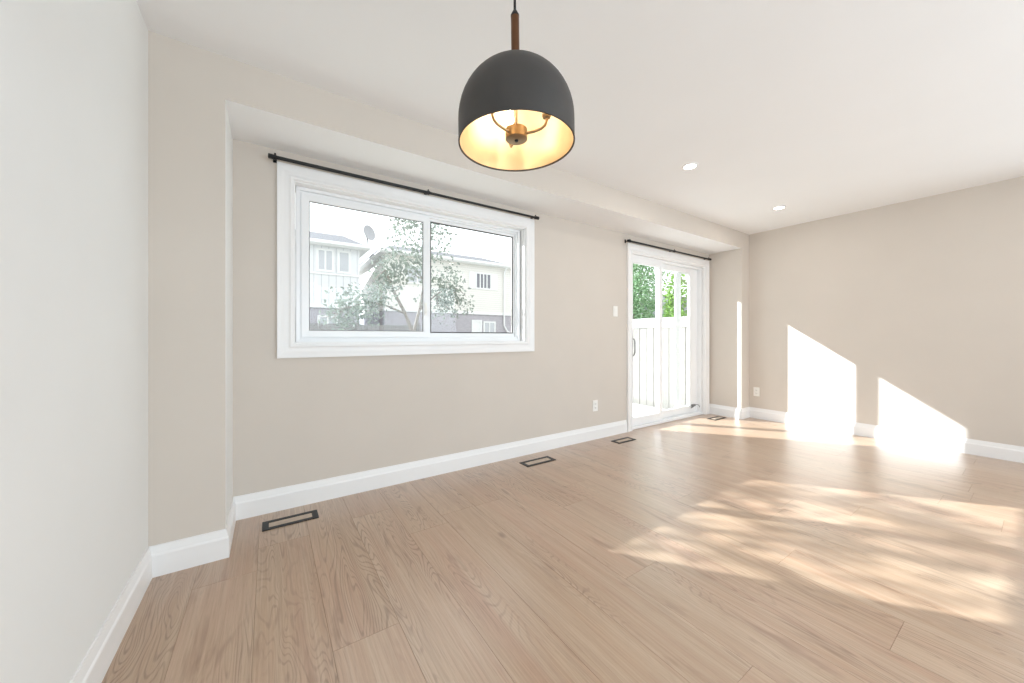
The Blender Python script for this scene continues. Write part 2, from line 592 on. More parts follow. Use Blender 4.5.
# ------------------------------------------------------------------ sliding door
door = thing('door_1', ((DX0 + DX1) / 2, YR, 0))
structure(door, 'white sliding patio door with two glass panels', 'door')
dcas = [(0.0, -0.004), (0.0, 0.013), (0.006, 0.018), (0.016, 0.019), (0.022, 0.014), (0.030, 0.013), (0.048, 0.014), (0.066, 0.020), (0.080, 0.023), (0.086, 0.022), (0.086, -0.001)]
part('casing', rect_frame(bmesh.new(), DX0 + 0.002, DX1 - 0.002, 0.0, DZ1 - 0.002, dcas, YR - 0.0005, open_bottom=True), M['trim'], door)
part('jamb', rect_frame(bmesh.new(), DX0 + 0.016, DX1 - 0.016, 0.001, DZ1 - 0.016, [(0, 0.0), (0, -0.17), (0.0155, -0.17), (0.0155, 0.0)], YR, open_bottom=True), M['trim'], door)
dx0, dx1, dz1 = DX0 + 0.016, DX1 - 0.016, DZ1 - 0.016
part('frame', rect_frame(bmesh.new(), dx0 + 0.030, dx1 - 0.034, 0.0, dz1 - 0.028, [(0, -0.03), (0, -0.145), (0.027, -0.145), (0.027, -0.03)], YR, open_bottom=True), M['vinyl'], door)
bm = B((dx0, dx1, YR + 0.012, YR + 0.235, 0.001, 0.030), (dx0 + 0.02, dx1 - 0.02, YR + 0.045, YR + 0.052, 0.03, 0.042), (dx0 + 0.02, dx1 - 0.02, YR + 0.095, YR + 0.102, 0.03, 0.042))
part('sill', bm, M['vinyl'], door, bevel=0.003)
dm = 4.135


def door_panel(x0, x1, y, sl, sr, bt=0.095, tp=0.075):
    z0, z1 = 0.036, dz1 - 0.020
    bm = bmesh.new()
    box(bm, x0, x0 + sl, y, y + 0.036, z0, z1)
    box(bm, x1 - sr, x1, y, y + 0.036, z0, z1)
    box(bm, x0 + sl, x1 - sr, y + 0.0005, y + 0.0355, z0, z0 + bt)
    box(bm, x0 + sl, x1 - sr, y + 0.0005, y + 0.0355, z1 - tp, z1)
    p_ = part('door_panel', bm, M['vinyl'], door, bevel=0.0025)
    part('pane', B((x0 + sl - 0.004, x1 - sr + 0.004, y + 0.014, y + 0.020, z0 + bt - 0.004, z1 - tp + 0.004)), M['glass'], p_)
    return p_


pl = door_panel(dx0 + 0.008, 4.105, YR + 0.036, 0.052, 0.062)
pr = door_panel(4.085, dx1 - 0.010, YR + 0.082, 0.045, 0.205)
# pull handle on the left stile
hx = dx0 + 0.008 + 0.026
hy_ = YR + 0.036
bm = bmesh.new()
tube(bm, [(hx, hy_, 0.86), (hx, hy_ - 0.035, 0.868), (hx + 0.004, hy_ - 0.045, 0.90), (hx + 0.004, hy_ - 0.045, 1.02), (hx, hy_ - 0.035, 1.052), (hx, hy_, 1.06)], 0.008, 10)
box(bm, hx - 0.014, hx + 0.014, hy_ - 0.006, hy_, 0.83, 1.09)
hd = part('handle', bm, M['steel'], pl, smooth=True, bevel=0.002)
hd['label'] = 'grey metal pull handle'
part('latch', B((hx - 0.012, hx + 0.012, hy_ - 0.012, hy_, 1.14, 1.20), (hx - 0.004, hx + 0.004, hy_ - 0.024, hy_ - 0.012, 1.155, 1.185)), M['vinyl'], pl, bevel=0.002)
# foot lock at the bottom right
kx = dx1 - 0.075
bm = B((kx - 0.11, kx - 0.03, YR + 0.060, YR + 0.080, 0.118, 0.146))
tube(bm, [(kx - 0.14, YR + 0.058, 0.108), (kx - 0.07, YR + 0.054, 0.132)], 0.009, 10)
tube(bm, [(kx - 0.03, YR + 0.060, 0.135), (kx + 0.005, YR + 0.050, 0.140), (kx + 0.035, YR + 0.046, 0.118), (kx + 0.052, YR + 0.046, 0.075), (kx + 0.056, YR + 0.048, 0.045)], 0.004, 8)
fl2 = part('foot_lock', bm, M['steel'], door, smooth=True)
fl2['label'] = 'grey metal foot lock with a curved lever'
# sliding insect screen frame outside the glass
sx0, sx1 = 4.565, 5.005
bm = B((4.580, 4.702, YR + 0.150, YR + 0.172, 0.05, dz1 - 0.03), (sx1 - 0.03, sx1, YR + 0.150, YR + 0.172, 0.05, dz1 - 0.03),
       (4.702, sx1 - 0.03, YR + 0.150, YR + 0.172, 0.05, 0.12), (4.702, sx1 - 0.03, YR + 0.150, YR + 0.172, dz1 - 0.09, dz1 - 0.03))
part('screen_frame', bm, M['vinyl'], door)


# ------------------------------------------------------------------ unseen side and rear windows, added to let in the fill light
def plain_window(name, label, axis, a0, a1, z0, z1, w0, w1):
    cx_, cw = (a0 + a1) / 2, (w0 + w1) / 2
    root = thing(name, (cw, cx_, z0) if axis == 'x' else (cx_, cw, z0))
    structure(root, label, 'window')
    t = 0.06

    def bb(b0, b1, c0, c1, d0, d1):
        return (d0, d1, b0, b1, c0, c1) if axis == 'x' else (b0, b1, d0, d1, c0, c1)
    m0, m1 = w0 + (w1 - w0) * 0.3, w0 + (w1 - w0) * 0.7
    am = (a0 + a1) / 2
    part('frame', B(bb(a0, a0 + t, z0, z1, m0, m1), bb(a1 - t, a1, z0, z1, m0, m1), bb(a0 + t, a1 - t, z0, z0 + t, m0, m1),
                    bb(a0 + t, a1 - t, z1 - t, z1, m0, m1), bb(am - t / 2, am + t / 2, z0 + t, z1 - t, m0, m1)), M['vinyl'], root)
    part('pane', B(bb(a0 + t, a1 - t, z0 + t, z1 - t, cw - 0.003, cw + 0.003)), M['glass'], root)


plain_window('added_window_side', 'unseen two-light window added in the right wall for fill light', 'x', SW[0], SW[1], SW[2], SW[3], XR, XR + 0.15)
plain_window('added_window_rear', 'wide white window added behind the camera for fill light', 'y', RW[0], RW[1], RW[2], RW[3], YB - 0.15, YB)


# ------------------------------------------------------------------ curtain rods
def curtain_rod(x0, x1, z, y, xs, label):
    root = thing('curtain_rod', ((x0 + x1) / 2, y, z))
    tag(root, label, 'curtain rod', 'black curtain rods')
    xm = xs[1]
    bm = tube(bmesh.new(), [(x0 + 0.02, y, z), (xm + 0.02, y, z)], 0.0112, 14)
    part('rod', bm, M['black'], root, smooth=True)
    bm = tube(bmesh.new(), [(xm - 0.02, y, z), (x1 - 0.02, y, z)], 0.0096, 14)
    part('rod', bm, M['black'], root, smooth=True)
    for xa, xb in ((x0, x0 + 0.032), (x1, x1 - 0.032)):
        bm = tube(bmesh.new(), [(xa, y, z), (xa + (xb - xa) * 0.1, y, z), (xa + (xb - xa) * 0.8, y, z), (xb, y, z)], [0.011, 0.0145, 0.0145, 0.0105], 16)
        part('finial', bm, M['black'], root, smooth=True, angle=30)
    for xb in xs:
        bm = bmesh.new()
        box(bm, xb - 0.010, xb + 0.010, YR - 0.004, YR - 0.0002, z - 0.008, z + 0.032)
        tube(bm, [(xb, YR - 0.003, z + 0.010), (xb, y + 0.012, z + 0.006), (xb, y + 0.010, z - 0.010)], 0.005, 8)
        # cradle ring round the rod
        ring = [(xb - 0.007, 0.0122), (xb + 0.007, 0.0122), (xb + 0.007, 0.0155), (xb - 0.007, 0.0155)]
        seg = 16
        R_ = []
        for (xx, r) in ring:
            R_.append([bm.verts.new((xx, y + r * math.cos(2 * PI * k / seg), z + r * math.sin(2 * PI * k / seg))) for k in range(seg)])
        for i in range(4):
            for k in range(seg):
                bm.faces.new((R_[i][k], R_[i][(k + 1) % seg], R_[(i + 1) % 4][(k + 1) % seg], R_[(i + 1) % 4][k]))
        tube(bm, [(xb, y, z + 0.014), (xb, y, z + 0.024)], 0.005, 8)
        part('bracket', bm, M['black'], root)
    return root


YROD = 2.615
curtain_rod(-0.008, 2.052, 2.168, YROD, (0.028, 0.995, 2.015), 'black curtain rod above the wide white window')
curtain_rod(3.305, 5.07, 2.150, YROD, (3.345, 4.20, 5.02), 'black curtain rod above the sliding patio door')


# ------------------------------------------------------------------ floor registers
def register(x0, x1, y0, y1, label, mframe=None):
    root = thing('floor_register', ((x0 + x1) / 2, (y0 + y1) / 2, 0))
    tag(root, label, 'floor vent', 'black-framed floor vents along the window wall')
    ix0, ix1, iy0, iy1 = x0 + 0.028, x1 - 0.028, y0 + 0.024, y1 - 0.024
    bm = B((x0, x1, y0, iy0, 0.0002, 0.0045), (x0, x1, iy1, y1, 0.0002, 0.0045), (x0, ix0, iy0, iy1, 0.0002, 0.0045), (ix1, x1, iy0, iy1, 0.0002, 0.0045))
    for sx in (x0 + 0.010, x1 - 0.0125):
        pass
    part('frame', bm, M['black'], root)
    # narrow air gap beside a wooden insert
    part('insert', B((ix0 + 0.004, ix1 - 0.004, iy0 + 0.005, iy1 - 0.005, 0.0002, 0.0035)), M['insert'], root)
    part('duct', B((ix0, ix1, iy0, iy1, 0.0001, 0.0006)), M['black'], root)


M['insert'] = mat('oak_register_insert', srgb(186, 168, 150), 0.45, noise=0.10, nscale=30)
register(-0.035, 0.245, 2.432, 2.545, 'black-framed floor vent below the left end of the window')
register(1.775, 2.085, 2.410, 2.528, 'black-framed floor vent below the right end of the window')
register(2.930, 3.195, 2.418, 2.530, 'black-framed floor vent just left of the patio door')
register(4.775, 5.055, 2.400, 2.510, 'sunlit floor vent at the right foot of the patio door')


# ------------------------------------------------------------------ switch and outlets
def plate(name, x, z, label, cat, gangs='switch', wall='back', group=None):
    root = thing(name, (x, YR, z) if wall == 'back' else (XR, x, z), 0)
    tag(root, label, cat, group)

    def bb(u0, u1, d0, d1, z0, z1):
        if wall == 'back': return (x + u0, x + u1, YR - d1, YR - d0, z + z0, z + z1)
        return (XR - d1, XR - d0, x + u0, x + u1, z + z0, z + z1)
    part('cover_plate', B(bb(-0.036, 0.036, 0.0002, 0.006, -0.058, 0.058)), M['plastic'], root, bevel=0.002)
    if gangs == 'switch':
        part('rocker', B(bb(-0.017, 0.017, 0.006, 0.0095, -0.034, 0.034)), M['plastic'], root, bevel=0.002)
    else:
        for dz in (-0.020, 0.020):
            s = part('socket', B(bb(-0.016, 0.016, 0.006, 0.008, dz - 0.014, dz + 0.014)), M['plastic'], root, bevel=0.002)
            part('slot', B(bb(-0.008, -0.0055, 0.008, 0.0083, dz - 0.006, dz + 0.006), bb(0.0055, 0.008, 0.008, 0.0083, dz - 0.006, dz + 0.006),
                           bb(-0.002, 0.002, 0.008, 0.0083, dz - 0.012, dz - 0.008)), M['slot'], s)


plate('light_switch', 3.175, 1.362, 'white light switch on the wall left of the patio door', 'light switch')
plate('wall_outlet', 2.858, 0.352, 'white outlet low on the wall left of the patio door', 'outlet', 'outlet', group='white wall outlets')
plate('wall_outlet', 2.165, 0.352, 'white outlet low on the right wall beside the pier', 'outlet', 'outlet', wall='right', group='white wall outlets')


# ------------------------------------------------------------------ recessed lights
def downlight(x, y, label, power=3):
    root = thing('recessed_light', (x, y, ZC))
    tag(root, label, 'ceiling light', 'recessed ceiling lights')
    part('trim_ring', lathe(bmesh.new(), [(0.045, -0.0002), (0.045, -0.006), (0.050, -0.008), (0.062, -0.004), (0.064, -0.0002)], (x, y, ZC), 36), M['trim'], root, smooth=True)
    part('lens', lathe(bmesh.new(), [(0.0, -0.003), (0.0445, -0.003), (0.0445, -0.0002)], (x, y, ZC), 36), M['lens'], root)
    d = bpy.data.lights.new('recessed_light_lamp', 'AREA')
    d.shape = 'DISK'
    d.size = 0.085
    d.energy = power
    d.color = (1.0, 0.96, 0.92)
    lo = bpy.data.objects.new('recessed_light_lamp', d)
    lo.location = (0, 0, -0.012)
    lo.parent = root
    link(lo)


downlight(2.812, 1.615, 'round recessed ceiling light nearer the pendant')
downlight(4.501, 1.605, 'round recessed ceiling light nearer the far corner')
for i_, (x_, y_) in enumerate(((2.812, -0.6), (4.501, -0.6))):
    downlight(x_, y_, 'round recessed ceiling light out of frame at the rear, %s the right wall' % ('further from' if i_ == 0 else 'closest to'))

# ------------------------------------------------------------------ pendant lamp
PD = 1.11
yaw = math.radians(33.89)
Fv = Vector((math.sin(yaw), math.cos(yaw), 0))
Rv = Vector((math.cos(yaw), -math.sin(yaw), 0))
pc = Fv * PD + Rv * ((516.5 - 512) / FPX * PD)
px_, py_ = pc.x, pc.y
RIM = 1.08 + 0.590
PR = 0.1765
pend = thing('pendant_lamp', (px_, py_, RIM))
tag(pend, 'black dome pendant lamp with gold interior hanging from the ceiling', 'pendant lamp')
CY = 0.068
prof_o = [(PR, 0.0), (PR, CY)]
for k in range(1, 17):
    a = PI / 2 * k / 16
    prof_o.append((PR * math.cos(a), CY + 0.176 * math.sin(a)))
prof_o[-1] = (0.0, CY + 0.176)
ti = 0.003
part('lamp_shade', lathe(bmesh.new(), [(PR - ti, 0.0)] + prof_o, (px_, py_, RIM), 72), M['shade'], pend, smooth=True, angle=60)
prof_i = [(PR - ti, 0.0005), (PR - ti, CY)]
for k in range(1, 17):
    a = PI / 2 * k / 16
    prof_i.append(((PR - ti) * math.cos(a), CY + (0.176 - ti) * math.sin(a)))
prof_i[-1] = (0.0, CY + 0.176 - ti)
lin = part('shade_lining', lathe(bmesh.new(), prof_i, (px_, py_, RIM), 72), M['inner'], pend, smooth=True, angle=60)
lin['label'] = 'pale gold inner lining of the shade'
part('rim', lathe(bmesh.new(), [(PR - 0.0036, -0.001), (PR + 0.0008, -0.001), (PR + 0.0008, 0.003), (PR - 0.0036, 0.003)], (px_, py_, RIM), 72, closed=True), M['shade'], pend, smooth=True)
ap = CY + 0.176
part('stem', lathe(bmesh.new(), [(0.0, ap - 0.004), (0.018, ap - 0.004), (0.018, ap + 0.004), (0.0128, ap + 0.008), (0.0128, ap + 0.150), (0.0, ap + 0.150)], (px_, py_, RIM), 24), M['bronze'], pend, smooth=True)
part('stem_cap', lathe(bmesh.new(), [(0.0, ap + 0.149), (0.0131, ap + 0.149), (0.0131, ap + 0.154), (0.009, ap + 0.162), (0.005, ap + 0.170), (0.0, ap + 0.171)], (px_, py_, RIM), 24), M['black'], pend, smooth=True)
part('cord', tube(bmesh.new(), [(px_, py_, RIM + ap + 0.16), (px_, py_, ZC - 0.02)], 0.0042, 10), M['black'], pend, smooth=True)
part('canopy', lathe(bmesh.new(), [(0.0, -0.03), (0.012, -0.03), (0.016, -0.024), (0.060, -0.020), (0.062, -0.016), (0.062, -0.0015), (0.0, -0.0015)], (px_, py_, ZC), 32), M['black'], pend, smooth=True)
# inner candelabra
hub_z = RIM + 0.014
part('hub', lathe(bmesh.new(), [(0.0, 0.0), (0.028, 0.0), (0.0335, 0.003), (0.0335, 0.032), (0.030, 0.035), (0.0, 0.035)], (px_, py_, hub_z), 32), M['brass'], pend, smooth=True, angle=35)
part('hub_screw', lathe(bmesh.new(), [(0.0, -0.004), (0.005, -0.004), (0.006, 0.0), (0.0, 0.0)], (px_, py_, hub_z), 16), M['black'], pend)
part('center_rod', tube(bmesh.new(), [(px_, py_, hub_z + 0.034), (px_, py_, RIM + ap - 0.006)], 0.0055, 12), M['brass'], pend, smooth=True)
for k, ang in enumerate((102, 222, 342)):
    dirv = Rv * math.cos(math.radians(ang)) + Fv * math.sin(math.radians(ang))
    P0 = Vector((px_, py_, hub_z + 0.016))
    pts = []
    for (r, z) in ((0.030, 0.0), (0.058, 0.001), (0.078, 0.005), (0.090, 0.013), (0.095, 0.026), (0.095, 0.036)):
        pts.append(P0 + dirv * r + Vector((0, 0, z)))
    arm = part('arm', tube(bmesh.new(), pts, 0.0042, 10), M['brass'], pend, smooth=True)
    t_ = P0 + dirv * 0.095 + Vector((0, 0, -0.016))
    part('socket_cup', lathe(bmesh.new(), [(0.0, 0.050), (0.011, 0.050), (0.014, 0.056), (0.014, 0.060), (0.0, 0.060)], tuple(t_), 20), M['brass'], arm, smooth=True)
    part('candle_sleeve', lathe(bmesh.new(), [(0.0, 0.0601), (0.0095, 0.0601), (0.0095, 0.098), (0.0, 0.098)], tuple(t_), 20), M['candle'], arm, smooth=True)
    part('bulb', lathe(bmesh.new(), [(0.0, 0.0981), (0.007, 0.0985), (0.013, 0.110), (0.0145, 0.120), (0.011, 0.136), (0.005, 0.150), (0.0, 0.156)], tuple(t_), 20), M['bulb'], arm, smooth=True)

pend.rotation_euler = Matrix.Rotation(math.radians(-0.7), 3, Fv).to_euler()   # hangs very slightly out of plumb

# ================================================================== OUTSIDE
M['siding'] = mat('pale_siding', srgb(226, 226, 226), 0.8, noise=0.03, nscale=5)
M['brick'] = None


def striped(name, col, col2, axis, period, width, rough=0.8):
    m = bpy.data.materials.new(name)
    m.use_nodes = True
    t = m.node_tree
    p = t.nodes['Principled BSDF']
    p.inputs['Roughness'].default_value = rough
    tc = t.nodes.new('ShaderNodeTexCoord')
    s = t.nodes.new('ShaderNodeSeparateXYZ')
    t.links.new(tc.outputs['Object'], s.inputs[0])
    a = t.nodes.new('ShaderNodeMath'); a.operation = 'DIVIDE'; a.inputs[1].default_value = period
    t.links.new(s.outputs[axis], a.inputs[0])
    b = t.nodes.new('ShaderNodeMath'); b.operation = 'FRACT'
    t.links.new(a.outputs[0], b.inputs[0])
    c = t.nodes.new('ShaderNodeMath'); c.operation = 'LESS_THAN'; c.inputs[1].default_value = width / period
    t.links.new(b.outputs[0], c.inputs[0])
    mx = t.nodes.new('ShaderNodeMix'); mx.data_type = 'RGBA'
    t.links.new(c.outputs[0], mx.inputs[0])
    mx.inputs[6].default_value = col
    mx.inputs[7].default_value = col2
    t.links.new(mx.outputs[2], p.inputs['Base Color'])
    return m


def brick_mat(name, c1, c2, mortar):
    m = bpy.data.materials.new(name)
    m.use_nodes = True
    t = m.node_tree
    p = t.nodes['Principled BSDF']
    p.inputs['Roughness'].default_value = 0.9
    tc = t.nodes.new('ShaderNodeTexCoord')
    mp = t.nodes.new('ShaderNodeMapping')
    mp.inputs['Rotation'].default_value = (PI / 2, 0, 0)
    t.links.new(tc.outputs['Object'], mp.inputs[0])
    br = t.nodes.new('ShaderNodeTexBrick')
    br.inputs['Color1'].default_value = c1
    br.inputs['Color2'].default_value = c2
    br.inputs['Mortar'].default_value = mortar
    br.inputs['Scale'].default_value = 4.5
    t.links.new(mp.outputs[0], br.inputs[0])
    t.links.new(br.outputs[0], p.inputs['Base Color'])
    return m


M['siding_v'] = striped('vertical_board_siding', srgb(228, 229, 231), srgb(200, 201, 205), 0, 0.28, 0.03)
M['siding_h'] = striped('lapped_cream_siding', srgb(232, 229, 224), srgb(214, 211, 206), 2, 0.12, 0.018)
M['brick'] = brick_mat('grey_brick', srgb(182, 177, 184), srgb(168, 163, 171), srgb(200, 198, 200))
M['roof'] = mat('grey_shingles', srgb(108, 107, 111), 0.9, noise=0.12, nscale=9)
M['winglass'] = mat('dark_window_glass', srgb(196, 198, 203), 0.15, spec=0.6, noise=0.05)
M['winglass_dark'] = mat('darker_window_glass', srgb(128, 128, 136), 0.2, noise=0.05)  # darker pane tone for the right house's upper window
M['white_ext'] = mat('white_exterior_trim', srgb(236, 236, 236), 0.6, noise=0.02)
M['grass'] = mat('lawn_and_patches_of_earth', srgb(160, 160, 152), 0.95, noise=0.25, nscale=3)
M['deck'] = striped('weathered_patio_boards', srgb(226, 222, 216), srgb(120, 114, 108), 1, 0.14, 0.012)
M['fence'] = mat('pale_weathered_cedar', srgb(141, 137, 131), 0.85, noise=0.10, nscale=7)
M['fence_dark'] = mat('weathered_grey_fence', srgb(150, 146, 146), 0.9, noise=0.15, nscale=7)
M['bark'] = mat('grey_bark', srgb(150, 142, 136), 0.95, noise=0.2, nscale=20)


def leaf_mat(name, c1, c2, trans=0.3):
    m = bpy.data.materials.new(name)
    m.use_nodes = True
    t = m.node_tree
    t.nodes.clear()
    out = t.nodes.new('ShaderNodeOutputMaterial')
    tc = t.nodes.new('ShaderNodeTexCoord')
    n = t.nodes.new('ShaderNodeTexNoise')
    n.inputs['Scale'].default_value = 3.0
    t.links.new(tc.outputs['Object'], n.inputs['Vector'])
    cr = t.nodes.new('ShaderNodeMix'); cr.data_type = 'RGBA'
    cr.inputs[6].default_value = c1
    cr.inputs[7].default_value = c2
    t.links.new(n.outputs['Fac'], cr.inputs[0])
    d = t.nodes.new('ShaderNodeBsdfDiffuse')
    tl = t.nodes.new('ShaderNodeBsdfTranslucent')
    mx = t.nodes.new('ShaderNodeMixShader')
    mx.inputs[0].default_value = trans
    t.links.new(cr.outputs[2], d.inputs[0])
    t.links.new(cr.outputs[2], tl.inputs[0])
    t.links.new(d.outputs[0], mx.inputs[1])
    t.links.new(tl.outputs[0], mx.inputs[2])
    t.links.new(mx.outputs[0], out.inputs[0])
    return m


M['leaf_grey'] = leaf_mat('silvery_green_leaves', srgb(128, 130, 132), srgb(166, 176, 160), 0.25)
M['leaf_green'] = leaf_mat('bright_green_leaves', srgb(120, 158, 84), srgb(156, 186, 110))
M['leaf_deep'] = leaf_mat('cedar_green_leaves', srgb(128, 164, 124), srgb(166, 192, 156), 0.4)

GZ = -0.42
structure(obj('ground', B((-14, 22, YE + 0.001, 34, GZ - 0.2, GZ)), M['grass']), 'back yard ground beyond the door', 'ground')

# patio platform and step outside the door
dk = thing('patio_deck', (4.2, YE + 0.75, GZ))
tag(dk, 'low pale patio deck outside the sliding door', 'deck')
part('deck_boards', B((2.9, 5.3, YE + 0.003, YE + 1.25, -0.13, -0.09)), M['deck'], dk)
part('fascia', B((2.92, 5.28, YE + 0.02, YE + 1.23, GZ + 0.001, -0.131)), M['fence'], dk)
st = thing('patio_step', (4.2, YE + 1.5, GZ))
tag(st, 'wooden step at the edge of the patio deck', 'step')
part('tread', B((3.0, 5.25, YE + 1.252, YE + 1.62, -0.26, -0.22)), M['deck'], st)
part('riser', B((3.02, 5.22, YE + 1.26, YE + 1.60, GZ + 0.001, -0.261)), M['fence_dark'], st)

# side fence
fn = thing('wooden_fence', (5.55, 6.0, GZ))
tag(fn, 'pale wooden privacy fence beside the patio deck', 'fence')
FT = 1.40
fr_ = random.Random(3)
y = 2.98
bn = bmesh.new()
while y < 7.4:
    wdt = 0.135
    dx_ = fr_.uniform(-0.004, 0.004)
    box(bn, 5.55 + dx_, 5.568 + dx_, y, y + wdt, GZ + 0.03, FT - 0.16)
    y += wdt + 0.009
part('fence_boards', bn, M['fence'], fn)
part('top_rail', B((5.50, 5.60, 2.98, 7.5, FT - 0.035, FT), (5.535, 5.549, 2.98, 7.5, FT - 0.16, FT - 0.035)), M['white_ext'], fn)
part('bottom_rail', B((5.525, 5.549, 2.98, 7.5, GZ + 0.10, GZ + 0.19)), M['fence'], fn)
for k in range(3):
    yy = 3.02 + k * 2.2
    part('post', B((5.572, 5.66, yy, yy + 0.09, GZ + 0.001, FT + 0.02)), M['white_ext'], fn)


# -------------------------------------------------------------- houses
def ext_window(root, x0, x1, z0, z1, y, panes=2, name='window', glass='winglass'):
    f = part(name, rect_frame(bmesh.new(), x0, x1, z0, z1, [(0, 0.0), (0, 0.04), (0.09, 0.04), (0.09, 0.0)], y), M['white_ext'], root)
    part('pane', B((x0, x1, y - 0.012, y - 0.002, z0, z1)), M[glass], f)
    bm = bmesh.new()
    for k in range(1, panes):
        xx = x0 + (x1 - x0) * k / panes
        box(bm, xx - 0.035, xx + 0.035, y - 0.035, y - 0.013, z0, z1)
    if panes > 1: part('mullion', bm, M['white_ext'], f)


def house(x0, x1, y0, depth, ez, rz, hipL, hipR, upper, label, belt=(2.35, 3.7), over=0.35):
    root = thing('townhouse', ((x0 + x1) / 2, y0 + depth / 2, GZ))
    tag(root, label, 'house', 'pale townhouses across the back yards')
    zb = belt[0]
    part('lower_wall', B((x0, x1, y0 + 0.04, y0 + depth, GZ + 0.001, zb)), M['brick'], root)
    part('upper_wall', B((x0, x1, y0, y0 + depth, zb + 0.001, ez)), upper, root)
    part('belt_trim', B((x0 - 0.02, x1 + 0.02, y0 - 0.03, y0 - 0.001, zb - 0.05, zb + 0.10)), M['white_ext'], root)
    ym = y0 + depth / 2
    a, b = x0 - over, x1 + over
    ya, yb = y0 - over, y0 + depth + over
    bm = bmesh.new()
    t = 0.06
    v = [bm.verts.new(p) for p in ((a, ya, ez + t), (b, ya, ez + t), (b, yb, ez + t), (a, yb, ez + t), (a + hipL, ym, rz), (b - hipR, ym, rz),
                                   (a, ya, ez), (b, ya, ez), (b, yb, ez), (a, yb, ez))]
    for f in ((0, 1, 5, 4), (2, 3, 4, 5), (1, 2, 5), (3, 0, 4), (6, 7, 1, 0), (7, 8, 2, 1), (8, 9, 3, 2), (9, 6, 0, 3), (6, 9, 8, 7)):
        bm.faces.new([v[i] for i in f])
    part('roof', bm, M['roof'], root)
    part('soffit', B((a + 0.01, b - 0.01, ya + 0.01, yb - 0.01, ez - 0.06, ez - 0.001)), M['white_ext'], root)
    bm = prism(bmesh.new(), [(ya - 0.13, ez - 0.02), (ya - 0.001, ez - 0.10), (ya - 0.001, ez + 0.10), (ya - 0.13, ez + 0.10)], 'x', a, b)
    part('gutter', bm, M['white_ext'], root)
    return root


hl = house(-7.0, 3.30, 17.0, 8.0, 4.95, 6.45, 0.2, 0.35, M['siding_v'], 'pale two-storey house at the left side of the window view')
ext_window(hl, 1.70, 2.20, 3.9, 4.7, 17.0, 2)
ext_window(hl, 2.5, 2.85, 3.9, 4.7, 17.0, 1)
part('belt_trim', B((-7.02, 3.32, 16.96, 16.999, 3.70, 3.78)), M['white_ext'], hl)
ext_window(hl, 1.75, 2.35, 0.9, 1.9, 17.04, 2)

hr = house(4.75, 12.4, 18.4, 8.0, 5.28, 6.65, 1.9, 0.3, M['siding_h'], 'cream two-storey house with downspout at the right of the window view', belt=(2.42, 3.7))
ext_window(hr, 9.9, 10.8, 3.92, 4.72, 18.4, 4, glass='winglass_dark')
ext_window(hr, 5.9, 6.9, 3.92, 4.72, 18.4, 2)
for xx in (9.42, 10.90):
    part('shutter', B((xx, xx + 0.38, 18.36, 18.399, 3.84, 4.80)), M['white_ext'], hr)
# flat-panel shutter-like trim board beside the window
part('patio_door', rect_frame(bmesh.new(), 9.70, 10.15, GZ + 0.2, 1.95, [(0, 0.0), (0, 0.05), (0.10, 0.05), (0.10, 0.0)], 18.44), M['white_ext'], hr)
bm = B((9.70, 10.15, 18.42, 18.435, GZ + 0.2, 1.95))
part('door_leaf', bm, M['white_ext'], hr)
ext_window(hr, 10.45, 11.1, 0.7, 1.9, 18.44, 2)
# downspout with an elbow at the foot
bm = tube(bmesh.new(), [(11.75, 18.0, 5.28), (11.75, 18.30, 4.95), (11.75, 18.34, 4.3), (11.75, 18.34, 1.75), (11.95, 18.30, 1.40), (12.35, 18.28, 1.20)], 0.055, 8)
part('downspout', bm, M['white_ext'], hr, smooth=True)

# house glimpsed through the patio door, beyond the fence
hh = thing('distant_house', (20.0, 11.5, GZ))
tag(hh, 'pale building showing above the fence through the patio door', 'building')
part('wall', B((17.0, 20.0, 9.6, 13.0, GZ + 0.001, 2.15)), M['siding_h'], hh)
bm = prism(bmesh.new(), [(9.3, 2.15), (13.3, 2.15), (11.3, 3.3)], 'x', 16.7, 20.3)
part('roof', bm, M['roof'], hh)
part('window', B((16.95, 16.999, 10.0, 10.7, 0.9, 1.8)), M['winglass'], hh)

# satellite dish on the left house roof
sd = thing('satellite_dish', (3.55, 16.68, 5.03))
tag(sd, 'grey satellite dish on the eave corner of the left house', 'satellite dish')
bm = bmesh.new()
pr_ = [(0.0, 0.0), (0.12, 0.012), (0.24, 0.05), (0.31, 0.09), (0.318, 0.088), (0.24, 0.036), (0.12, -0.004), (0.0, -0.016)]
lathe(bm, pr_, (0, 0, 0), 28)
bmesh.ops.scale(bm, vec=(0.85, 1.1, 1), verts=bm.verts)
bmesh.ops.rotate(bm, cent=(0, 0, 0), matrix=Matrix.Rotation(math.radians(75), 3, 'X'), verts=bm.verts)
bmesh.ops.rotate(bm, cent=(0, 0, 0), matrix=Matrix.Rotation(math.radians(20), 3, 'Z'), verts=bm.verts)
bmesh.ops.translate(bm, verts=bm.verts, vec=(3.50, 16.20, 5.48))
M['dish'] = mat('grey_dish', srgb(170, 170, 174), 0.6, noise=0.03)
part('dish', bm, M['dish'], sd, smooth=True)
part('mast', tube(bmesh.new(), [(3.55, 16.68, 5.03), (3.55, 16.62, 5.25), (3.50, 16.24, 5.45)], 0.025, 8), M['dish'], sd, smooth=True)
part('feed_arm', tube(bmesh.new(), [(3.48, 16.22, 5.16), (3.36, 15.85, 5.22), (3.33, 15.8, 5.30)], 0.022, 8), M['dish'], sd, smooth=True)

